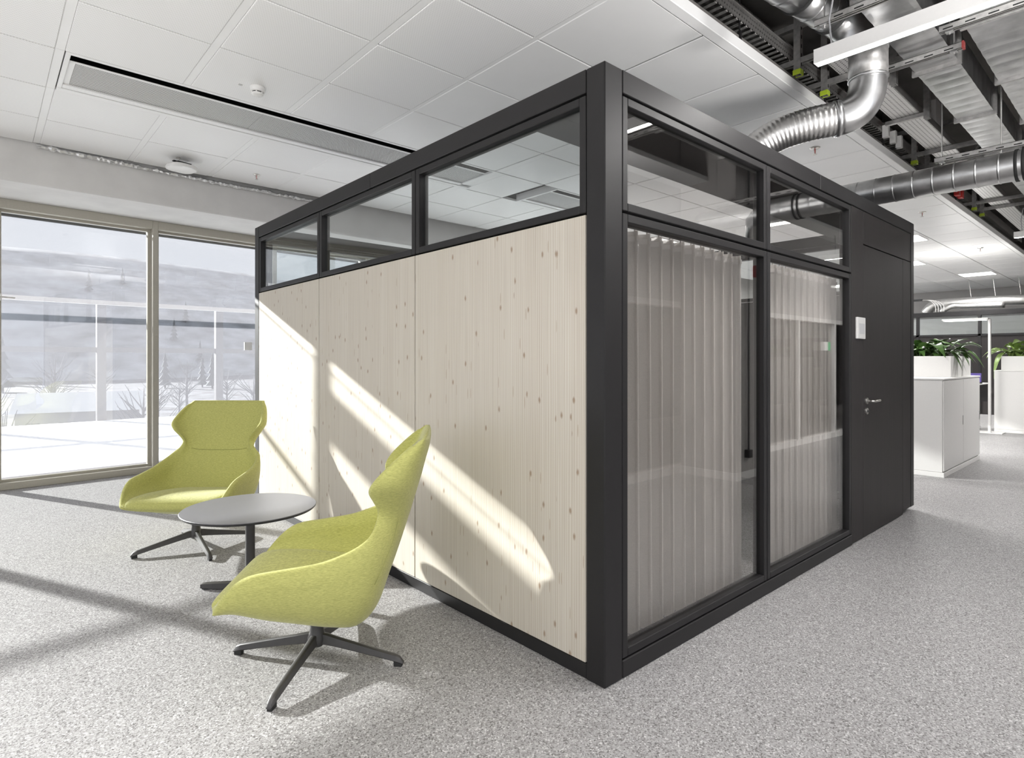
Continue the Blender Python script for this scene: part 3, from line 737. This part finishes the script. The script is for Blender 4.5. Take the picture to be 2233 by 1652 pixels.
# tray supports with lime end caps
def post_mesh():
    b = MB(); b.box(-.025,.025,-.004,.0,0,.66); b.box(-.025,-.022,0,.045,0,.66); b.box(.022,.025,0,.045,0,.66)
    return b
pm = post_mesh().mesh('post', GALVD)
capm = MB().box(-.029,.029,-.008,.048,-.006,.035).mesh('end_cap', GREENCAP)
capm = MB(); capm.box(-.029,.029,-.008,-.004,-.004,.036); capm.box(-.029,-.025,-.004,.05,-.004,.036); capm.box(.025,.029,-.004,.05,-.004,.036); capm = capm.mesh('end_cap', GREENCAP)
slotm = MB().box(-.007,.007,-.0046,-.0038,0,.028).mesh('slot', GAP)
labs = ['tray support with lime green end caps beside the elbow of the dropping duct', 'tray support with lime green end caps just before the horizontal spiral duct', 'tray support with lime green end caps past the red alarm boxes']
for k, x in enumerate((2.72, 5.82, 8.85)):
    t = thing('tray_support', labs[k], 'bracket', (x, .30, 3.575), 0, 'tray supports with green caps')
    for dx in (0, .53):
        p = link('post', pm, t, (dx, 0, 0)); link('end_cap', capm, t, (dx, 0, 0))
        for q in range(8): link('slot', slotm, p, (0, 0, .06+q*.07))
    c = MB(); c.box(-.02,.02,-.55,.5,.118,.121); c.box(-.02,-.017,-.55,.5,.08,.118); c.box(.017,.02,-.55,.5,.08,.118); o = c.build('cross_bar', GALVD, t)
    c = MB(); c.box(.51,.55,-.55,.5,.118,.121); c.box(.51,.513,-.55,.5,.08,.118); c.box(.547,.55,-.55,.5,.08,.118); o = c.build('cross_bar', GALVD, t)
    c = MB(); c.box(-.02,.02,-.4,.5,.36,.40); c.build('cross_bar', GALVD, t)
# junction boxes
for k, x in enumerate((4.92, 5.16, 5.36)):
    o = box('junction_box', GREYBOX, None, x, x+.05, .325, .384, 3.66, 3.79, c=.004); tag(o, 'light grey junction box on the side of the dark cable tray', 'junction box', 'junction boxes on the dark tray'); box('lid', WHITE, o, x-.006, x, .33, .38, 3.665, 3.785)
o = box('control_box', GREYBOX, None, 5.20, 5.42, -.02, .05, 3.775, 4.02, c=.004); tag(o, 'tall grey control box standing on the bright cable tray', 'control box'); box('lid', WHITE, o, 5.195, 5.2, -.015, .045, 3.78, 4.01)
o = box('control_box', GREYBOX, None, 3.9, 4.02, .02, .10, 3.775, 3.93, c=.004); tag(o, 'small grey control box on the bright tray, next to the dropping duct', 'control box'); box('lid', WHITE, o, 3.895, 3.9, .025, .095, 3.78, 3.92)
for k, x in enumerate((7.80, 7.98)):
    o = box('alarm_box', RED, None, x, x+.11, .30, .36, 3.60, 3.73, c=.004); tag(o, ['red alarm box hanging under the spiral duct, nearer the cubicle door','red alarm box hanging beyond the first red box'][k], 'alarm box'); MB().tube([(x+.05,.33,3.73),(x+.05,.33,4.25)], .012, 8).build('stem', GALVD, o)
# loose cables dropping between the trays
t = thing('cable_bundle', 'loose bundle of grey and black cables looping beside the bright tray', 'cables')
for k in range(5):
    MB().tube(cr([(6.55+.03*k,-.06-.02*k,3.80),(6.60+.04*k,-.10-.03*k,3.88),(6.66+.05*k,-.16-.02*k,3.80),(6.72+.06*k,-.22,3.62),(6.8+.06*k,-.25,3.72),(6.9+.05*k,-.25,4.2)], 6), .008, 6).build('cable', [CABLE, GREYBOX, BLACKP][k % 3], t, True)
for k, x in enumerate((3.6, 4.6, 6.9)):
    t = thing('slab_bracket', 'slotted steel bracket hanging from the dark slab ' + ['close behind the duct elbow','between the elbow and the spiral duct','past the spiral duct'][k], 'bracket', (x, -.10, 3.66), 0, 'slab brackets')
    link('post', pm, t, (0,0,-.03)); MB().box(-.02,.02,.0,.36,.0,.035).build('arm', GALVD, t)
# ceiling hangers at the raft edge
hm = MB(); hm.tube([(0,0,.08),(0,0,.75)], .006, 8); hm.box(-.010,.010,-.012,.012,.06,.16); hm = hm.mesh('edge_hanger', BLACK)
for k, x in enumerate((1.95, 3.45, 5.0, 6.55, 8.1)):
    o = link('ceiling_hanger', hm, None, (x, .40, ZC)); tag(o, 'thin black threaded hanger at the open edge of the white ceiling', 'hanger', 'hangers along the ceiling edge')
# red sprinkler main
o = MB().tube([(.6,-1.54,3.98),(14,-1.54,3.98)], .03, 14).build('sprinkler_pipe', REDP, None, True); tag(o, 'dark red sprinkler pipe running along the aisle behind the ducts', 'pipe')
o = MB().tube([(2.0,-.17,4.12),(12,-.17,4.12)], .025, 12).build('sprinkler_pipe', REDP, None, True); tag(o, 'dark red pipe under the slab above the narrow duct', 'pipe')

# ------------------------------------------------------------------ linear lamps
def linear_lamp(x, y0, y1, zb, lab, power, w_=.062, h_=.078):
    t = thing('linear_lamp', lab, 'lamp', (0,0,0), 0, 'suspended linear lamps')
    b = MB(); b.box(x-w_/2, x-w_/2+.006, y0, y1, zb, zb+h_); b.box(x+w_/2-.006, x+w_/2, y0, y1, zb, zb+h_); b.box(x-w_/2+.006, x+w_/2-.006, y0, y1, zb+h_-.006, zb+h_); b.box(x-w_/2, x+w_/2, y0-.004, y0, zb, zb+h_); b.box(x-w_/2, x+w_/2, y1, y1+.004, zb, zb+h_)
    b.build('housing', WHITE, t)
    MB().box(x-w_/2+.007, x+w_/2-.007, y0+.002, y1-.002, zb+.012, zb+.016).build('diffuser', LED, t)
    for yy in (y0+.25, y1-.08):
        MB().tube([(x,yy,zb+h_),(x-.01,yy+.01,zb+h_+.15),(x+.02,yy-.01,zb+h_+.32)], .005, 8).build('cable', CABLE, t)
    ld = bpy.data.lights.new('lamp_light', 'AREA'); ld.shape = 'RECTANGLE'; ld.size = w_-.02; ld.size_y = y1-y0-.02; ld.energy = power; ld.color = (1,.985,.965)
    lo = bpy.data.objects.new('lamp_light', ld); COL.objects.link(lo); lo.location = (x, (y0+y1)/2, zb+.006); lo.parent = t
linear_lamp(1.556, -2.35, -.256, 3.05, 'long white linear lamp with glowing underside hanging in front of the steel ducts', 45)
linear_lamp(-1.95, -2.35, -.256, 3.05, 'unseen linear lamp added above the near end of the aisle as fill light', 40)  # out of view, added as fill for the shaded floor
linear_lamp(-5.45, -2.35, -.256, 3.05, 'unseen linear lamp added over the aisle near the open side as fill light', 40)  # another out-of-view lamp added for fill light
linear_lamp(8.55, -2.3, -.17, 3.05, 'linear lamp far along the aisle beyond the spiral duct', 60)

# ------------------------------------------------------------------ open office beyond the cubicle
def cabinet(loc, W_, D_, H_, lab, doors, group='white office cabinets', face='y'):
    t = thing('filing_cabinet', lab, 'cabinet', loc, 0, group)
    box('body', WHITE, t, 0, W_, .02, D_, .06, H_-.02, c=.003); box('plinth', WHITE, t, .0, W_, .004, D_, 0, .058, c=.003); box('top', WHITE, t, -.005, W_+.005, .0, D_+.005, H_-.02, H_, c=.003)
    for k in range(doors):
        a = W_*k/doors; b_ = W_*(k+1)/doors
        d = box('door', WHITE, t, a+.004, b_-.012, .004, .02, .075, H_-.028, c=.003)
        MB().box(b_-.05, b_-.035, -.002, .006, H_*.48, H_*.58).build('handle_recess', GALVD, d)
    return t
cabinet((6.45, .176, 0), 1.95, .80, 1.167, 'white sliding-door cabinet behind the cubicle corner, planter on top', 2)
c2 = cabinet((12.55, -.5, 0), 1.6, 1.17, 1.185, 'white cabinet further back beside the desk, cut off by the picture edge side', 2)
c2['label'] = 'white cabinet further back beside the desk, with a pale-leaved plant in its planter'
def planter(x0, x1, y0, y1, z0, z1, lab):
    t = thing('planter_box', lab, 'planter', (x0, y0, z0), 0, 'white planters on the cabinets'); W_, D_, H_ = x1-x0, y1-y0, z1-z0
    b = MB(); b.bbox(0, .015, 0, D_, 0, H_, c=.002); b.bbox(W_-.015, W_, 0, D_, 0, H_, c=.002); b.bbox(.015, W_-.015, 0, .015, 0, H_, c=.002); b.bbox(.015, W_-.015, D_-.015, D_, 0, H_, c=.002); b.box(.015, W_-.015, .015, D_-.015, 0, .01); b.build('box', WHITE, t)
    box('soil', SOIL, t, .015, W_-.015, .015, D_-.015, .01, H_-.04)
planter(7.12, 8.22, .25, .95, 1.167, 1.434, 'white planter box with dark-leaved plant on the nearer cabinet')
planter(12.65, 14.0, -.4, .58, 1.185, 1.455, 'white planter box with pale-leaved plant on the further cabinet')
def leaf_mesh(L_, W_, droop, m, name, seed):
    rnd = random.Random(seed); vs = []; fs = []; n = 9
    for i in range(n+1):
        t_ = i/n; stem = .32
        if t_ < stem: hw = .004
        else:
            q = (t_-stem)/(1-stem); hw = W_*math.sin(PI*min(1, q**.75))*(1-.15*q) + .001
        x = L_*(t_ - .25*droop*t_*t_); z = L_*(.75*t_ - droop*t_**2.2); fold = .35*hw
        wob = rnd.uniform(-.01,.01)*L_
        vs += [(x, -hw, z+fold+wob*.5), (x, 0, z), (x, hw, z+fold+wob)]
    for i in range(n):
        a = 3*i; fs += [(a, a+1, a+4, a+3), (a+1, a+2, a+5, a+4)]
    me = MB().add(vs, fs).mesh(name, m, True); return me
def plant(name, lab, loc, span, m, seed, count, L_, W_):
    t = thing(name, lab, 'plant', loc, 0); rnd = random.Random(seed)
    ms = [leaf_mesh(L_*s_, W_*s_, dr, m, 'leaf', seed*10+k) for k, (s_, dr) in enumerate([(1,.75),(.9,1.0),(.8,.55),(1.05,1.25),(.7,.4)])]
    for k in range(count):
        o = link('leaf', ms[k % 5], t, (rnd.uniform(-span[0],span[0]), rnd.uniform(-span[1],span[1]), 0))
        o.rotation_euler = (rnd.uniform(-.25,.25), rnd.uniform(-.65,.2), rnd.uniform(0, 2*PI)); s_ = rnd.uniform(.75,1.15); o.scale = (s_,)*3
    for k in range(3 if m is LEAF else 4):
        MB().tube([(0,0,-.02),(.02*k,.01,.10),(.03*k-.02,.02*k,.2)], .006, 6).build('stem', m, t)
    return t
pl = plant('potted_plant', 'dark green peace lily with arching leaves and one faded bloom in the nearer planter', (7.62, .58, 1.41), (.38,.26), LEAF, 3, 90, .48, .055)
MB().tube([(-.15,.1,.0),(-.2,.18,.25),(-.26,.27,.47)], .004, 6).build('flower_stalk', LEAF2, pl)
MB().lathe([(.0,0),(.012,.01),(.016,.05),(.010,.09),(.0,.10)], 10, (-.26,.27,.47)).build('bloom', plain('faded_bloom', (.22,.16,.06), .8), pl, True)
plant('potted_plant', 'pale green broad-leaved plant spilling over the planter on the further cabinet', (13.05, .2, 1.43), (.3,.34), LEAF2, 5, 60, .68, .10)

# desk, monitors, floor lamp, pedestal
t = thing('standing_desk', 'white height-adjustable desk between the two white cabinets', 'desk', (12.3, .86, 0))
box('desk_top', WHITE, t, 0, .85, 0, 1.7, .90, .925, c=.003)
for yy in (.12, 1.5):
    box('leg', WHITE, t, .38, .46, yy, yy+.06, .06, .89); box('foot', WHITE, t, .05, .8, yy-.01, yy+.07, 0, .06, c=.005)
box('beam', GREYBOX, t, .39, .45, .15, 1.5, .80, .86); box('modesty_panel', DACOU, t, .80, .82, .0, 1.7, .55, .88)
t = thing('monitor', 'black monitor standing on the height-adjustable desk', 'monitor', (12.85, 1.35, .925))
box('screen', BLACKP, t, 0, .03, -.28, .28, .1, .46, c=.004); box('stand', BLACKP, t, .03, .06, -.03, .03, 0, .3); box('foot', BLACKP, t, -.06, .12, -.11, .11, 0, .012)
t = thing('laptop', 'open laptop with violet screen on the height-adjustable desk', 'laptop', (12.5, .98, .925))
box('keyboard', BLACKP, t, -.12, .11, -.12, .16, 0, .015); box('lid', BLACKP, t, .10, .112, -.12, .16, .01, .21); box('display', VIOLET, t, .097, .10, -.105, .145, .025, .20)
o = box('paper_tray', WHITE, None, 12.36, 12.60, 1.18, 1.25, .925, 1.10, c=.003); tag(o, 'small white upright file holder on the desk', 'file holder')
t = thing('mobile_pedestal', 'grey mobile drawer pedestal on castors under the desk', 'pedestal', (12.45, 1.30, 0))
box('body', GREYBOX, t, 0, .42, 0, .4, .07, .55, c=.004)
for k in range(3): box('drawer', GREYBOX, t, -.012, 0, .01, .39, .085+.155*k, .23+.155*k, c=.003)
for dx in (.05,.37):
    for dy in (.05,.35): MB().loft([[(dx+.032*math.cos(2*PI*q/12), dy+yy, .034+.032*math.sin(2*PI*q/12)) for q in range(12)] for yy in (-.015,.015)]).build('castor', RUBBER, t)
t = thing('office_chair', 'black swivel chair with five-star base by the desk', 'chair', (11.75, 1.25, 0))
for k in range(5):
    a = 2*PI*k/5+.3; MB().tube([(0,0,.10),(.28*math.cos(a),.28*math.sin(a),.07)], [.03,.016], 8).build('base_arm', BLACKP, t); MB().lathe([(0,0),(.025,.005),(.03,.03),(.025,.055),(0,.06)], 10, (.28*math.cos(a),.28*math.sin(a),0)).build('castor', RUBBER, t)
MB().tube([(0,0,.08),(0,0,.45)], .025, 10).build('gas_lift', BLACKP, t); box('seat', BLACKP, t, -.24, .24, -.24, .24, .44, .52, c=.03); box('backrest', BLACKP, t, -.26, -.2, -.22, .22, .58, 1.0, c=.025)
def floor_lamp(loc, rz, lab, power):
    t = thing('floor_lamp', lab, 'lamp', loc, rz, 'standing office lamps')
    box('pole', WHITE, t, -.035, .035, -.02, .02, .015, 2.16, c=.005); box('base', WHITE, t, -.1, .25, -.2, .2, 0, .015, c=.003)
    box('head', WHITE, t, -.14, .14, .0, .72, 2.15, 2.18, c=.008); box('diffuser', LED, t, -.12, .12, .06, .70, 2.143, 2.149)
    ld = bpy.data.lights.new('lamp_light', 'AREA'); ld.shape = 'RECTANGLE'; ld.size = .22; ld.size_y = .6; ld.energy = power; ld.color = (1,.985,.965)
    lo = bpy.data.objects.new('lamp_light', ld); COL.objects.link(lo); lo.location = (0,.38,2.19); lo.rotation_euler = (PI,0,0); lo.parent = t
floor_lamp((12.25, .69, 0), 0, 'slim white standing office lamp with a flat horizontal head by the desk', 18)
floor_lamp((-2.9, -.9, 0), R(-20), 'unseen standing uplight added at the near end of the aisle to brighten the ceiling', 95)  # out of view, added to throw light onto the ceiling
floor_lamp((1.9, -1.9, 0), R(90), 'unseen standing uplight added opposite the curtained glass to brighten the ceiling and ducts', 100)  # out of view, added to light the raft and ducts from below
# recessed panel lights of the far office ceiling
for k, (x, y) in enumerate(((10.1, 1.58), (5.43, 1.58), (13.2, 2.33), (13.2, 4.63), (16.3, 1.58), (6.99, 2.33), (6.99, 4.63), (16.3,4.63), (-4.0,.82),(-4.0,2.3),(-2.72,-.0))[:8]):  # panel between cubicle and cabinet is added to brighten the cabinet's side
    t = thing('panel_light', 'flush square ceiling light panel ' + ['past the first white cabinet','added between the cubicle and the first white cabinet to light its side','over the desk','in the window-side row level with the desk','just before the far dark cubicle','directly behind the black door','behind the cubicle on the window side','by the windows before the far cubicle'][k], 'ceiling light', (x, y, ZC-.004), 0, 'office ceiling light panels')
    box('frame', WHITE, t, -.34, .34, -.34, .34, -.006, .002); box('diffuser', LED, t, -.32, .32, -.32, .32, -.009, -.006)
    ld = bpy.data.lights.new('lamp_light', 'AREA'); ld.shape = 'SQUARE'; ld.size = .62; ld.energy = 55; ld.color = (1,.985,.965)
    lo = bpy.data.objects.new('lamp_light', ld); COL.objects.link(lo); lo.location = (0,0,-.012); lo.parent = t
# second dark cubicle at the far end
t = thing('office_cubicle', 'second dark cubicle with clerestory glass at the far end of the office', 'cubicle', (17.0, .3, 0))
box('top_rail', BLACK, t, 0, .1, 0, 5.4, 2.53, 2.65, c=.004); box('sill_rail', BLACK, t, .0, .1, 0, 5.4, 2.0, 2.05)
box('side_wall', DPANEL, t, .1, 2.9, -.0, .06, 0, 2.65); box('rear_wall', WHITE, t, 2.9, 2.95, 0, 5.4, 0, 2.65)
for k in range(4):
    y0 = .02+1.34*k
    box('wall_panel', DPANEL, t, .02, .07, y0+.004, y0+1.336, .0, 2.0); box('post', BLACK, t, .0, .1, y0-.03, y0+.03, 0, 2.53); box('clerestory_pane', GLASST, t, .045, .05, y0+.03, y0+1.31, 2.05, 2.53)
t = thing('ventilation_duct', 'bent silver duct lying on top of the far dark cubicle', 'duct')
MB().tube(cr([(17.4,2.9,2.66),(17.4,2.75,2.85),(17.4,2.5,2.9),(17.4,1.6,2.9),(17.4,.9,2.88),(17.5,.4,2.85)], 10), .13, 16).build('hose', ALUF, t, True)
MB().tube(cr([(17.2,2.5,2.66),(17.2,2.3,2.80),(17.3,2.0,2.80),(17.3,1.2,2.78)], 8), .08, 12).build('branch', ALUF, t, True)
for k in range(3): MB().tube([(17.4,1.9-.5*k,3.03),(17.4,1.95-.5*k,3.5)], .006, 6).build('strap', GALVD, t)
t = thing('cable_tray', 'black cable rail with hanging cables above the far dark cubicle', 'cable tray'); box('rail', BLACKP, t, 17.0, 17.1, 2.9, 5.0, 2.98, 3.03)
for k in range(4): MB().tube(cr([(17.05,2.95+.05*k,3.0),(17.05,2.75-.03*k,2.98),(17.05,2.62-.06*k,2.85),(17.05,2.60-.06*k,2.66)], 6), .008, 6).build('cable', GREYBOX, t, True)
# column with pipe and red box seen as a reflection
o = MB().tube([(4.70,-1.63,.33),(4.70,-1.63,4.2)], .012, 8).build('conduit', BLACKP); tag(o, 'dark vertical conduit on the pier opposite the cubicle glass', 'conduit')
box('socket', BLACKP, o, 4.66, 4.74, -1.66, -1.60, .25, .34)
o = box('alarm_bell', RED, None, 4.82, 4.92, -1.66, -1.58, 2.36, 2.50, c=.02); tag(o, 'red alarm sounder mounted on the pier opposite the cubicle', 'alarm')
o = box('exit_sign', WHITE, None, 8.9, 9.2, -2.40, -2.36, 1.55, 1.7); tag(o, 'lit green and white exit sign on the opposite partition', 'sign'); box('pictogram', EXITG, o, 9.1, 9.2, -2.362, -2.355, 1.55, 1.7)

# ------------------------------------------------------------------ outside: snowy terrace, valley and hill
ter = struct('terrace', tuple(FO), FA)
box('grate', GRIDM, ter, -9, 24, .20, .55, -.2, -.02)
for k in range(44): box('grate_slot', GAP, ter, -1.5+.09*k, -1.45+.09*k, .24, .5, -.02, -.018)
box('kerb', CONC, ter, -9, 24, .58, .85, -.2, .05, c=.01)
o = box('snow_cover', SNOW, ter, -9, 24, .85, 8.2, -.3, -.03)
box('parapet', CONC, ter, -9, 24, 8.2, 8.4, -3, -.05)
bar = struct('trim_1', tuple(FO), FA); box('guard_bar', WHITE, bar, -9, 9, 1.0, 1.05, 2.11, 2.165)
for k in (-9, 8.9): box('guard_post', WHITE, bar, k, k+.06, 1.0, 1.05, -.1, 2.11)
RAILG = plain('dark_grey_railing', (.10,.10,.11), .6)
rail = struct('trim_2', tuple(FO), FA)
box('hand_rail', RAILG, rail, -12, 24, 8.25, 8.33, 1.56, 1.68)
for k in range(9): box('railing_post', RAILG, rail, -10.6+2.62*k, -10.42+2.62*k, 8.22, 8.36, -.05, 2.75)
# terrain
rt = random.Random(4)
vs = []; fs = []; nx, ny = 40, 50
def hz(x, y):
    h0 = -9 + 1.2*math.sin(x*.03+1)*math.sin(y*.021) + max(0, min(y, 215)-60)*.035
    return h0 + max(0, min(y, 330)-215)*(.42+.03*math.sin(x*.012+.5)) + 3*math.sin(x*.01+2)*min(1, max(0, (y-215)/60))
for j in range(ny+1):
    for i in range(nx+1):
        x = -320+i*16.; y = 14+j*9.; vs.append((x, y, hz(x,y)))
for j in range(ny):
    for i in range(nx): fs.append((j*(nx+1)+i, j*(nx+1)+i+1, (j+1)*(nx+1)+i+1, (j+1)*(nx+1)+i))
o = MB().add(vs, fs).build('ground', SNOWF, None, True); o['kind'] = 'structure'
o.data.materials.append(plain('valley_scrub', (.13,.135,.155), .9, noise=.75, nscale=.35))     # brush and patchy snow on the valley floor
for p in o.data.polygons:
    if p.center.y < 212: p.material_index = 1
def conifer(x, y, s_, k):
    t = thing('conifer', 'distant spruce tree on the snowy hill', 'tree', (x, y, hz(x,y)-.3), 0, 'spruces on the hill')
    b = MB()
    for q in range(5):
        z0 = s_*(.12+.17*q); r = s_*.19*(1-q/5.6); b.lathe([(r,z0),(r*.45,z0+s_*.12),(.02,z0+s_*.26)], 9)
    b.build('foliage', CONIF, t); MB().tube([(0,0,0),(0,0,s_*.3)], s_*.025, 6).build('trunk', TREEM, t)
for k in range(26):
    a = R(100 + rt.uniform(-32, 12)); d = rt.uniform(150, 330)
    conifer(-2+d*math.cos(a), d*math.sin(a), rt.uniform(7, 12), k)
def bare(x, y, s_):
    t = thing('bare_tree', 'leafless grey tree in the valley beyond the terrace', 'tree', (x, y, hz(x,y)-.3), 0, 'bare trees in the valley')
    b = MB(); 
    MB().tube([(0,0,0),(0,0,s_*.5),(.1,0,s_*.95)], [s_*.03,s_*.02,.02], 6).build('trunk', TREEM, t)
    for q in range(26):
        a = rt.uniform(0, 2*PI); z0 = s_*rt.uniform(.2,.7); r = s_*rt.uniform(.2,.4)
        b.tube([(0,0,z0),(r*.6*math.cos(a),r*.6*math.sin(a),z0+s_*.16),(r*math.cos(a),r*math.sin(a),z0+s_*rt.uniform(.2,.4))], [.06,.04,.015], 4)
    b.build('branches', TREEM, t)
spots = [(-17,66,11),(-6,58,8),(-27,48,9),(6,75,9)]
while len(spots) < 44:
    a = R(101 + rt.uniform(-32, 14)); d = rt.uniform(38, 120); s_ = rt.uniform(5, 9)
    x, y = -2+d*math.cos(a), d*math.sin(a)
    if all(math.hypot(x-p, y-q) > r_+s_*.55 for p, q, r_ in spots): spots.append((x, y, s_*.55)); bare(x, y, s_)
def house(x, y, W_, D_, H_, rz, lab):
    t = thing('house', lab, 'building', (x, y, hz(x,y)-.4), rz)
    box('walls', HOUSE, t, -W_/2, W_/2, -D_/2, D_/2, 0, H_)
    MB().add([(-W_/2-.4,-D_/2-.4,H_),(W_/2+.4,-D_/2-.4,H_),(W_/2+.4,D_/2+.4,H_),(-W_/2-.4,D_/2+.4,H_),(-W_/2-.4,0,H_+D_*.22),(W_/2+.4,0,H_+D_*.22)], [(0,1,5,4),(2,3,4,5),(0,4,3),(1,2,5),(0,3,2,1)]).build('roof', SNOW, t)
    for k in range(4):
        a = -W_/2 + W_*(k+.35)/4; box('window', TREEM, t, a, a+W_*.1, -D_/2-.02, -D_/2, H_*.35, H_*.75)
house(-17, 66, 15, 9, 4.5, R(8), 'long low hall with snow-covered roof in the valley')
house(-6, 58, 8, 7, 4, R(-6), 'small house with snowy roof to the side of the long hall')
house(-27, 48, 9, 7, 5, R(14), 'pale house with snowy roof close to the terrace')
house(6, 75, 10, 8, 4, R(-10), 'grey house with snowy roof among the bare trees')
for k, (x, y) in enumerate(((-37, 190), (-22, 205))):
    t = thing('power_pylon', ['taller-looking power pylon on the snowy slope','second power pylon standing further up the slope'][k], 'pylon', (x, y, hz(x,y)))
    for s_ in (-1,1): MB().tube([(s_*2.2,0,0),(s_*1.2,0,26)], .22, 6).build('leg', TREEM, t)
    box('cross_arm', TREEM, t, -6, 6, -.15, .15, 23, 23.5)
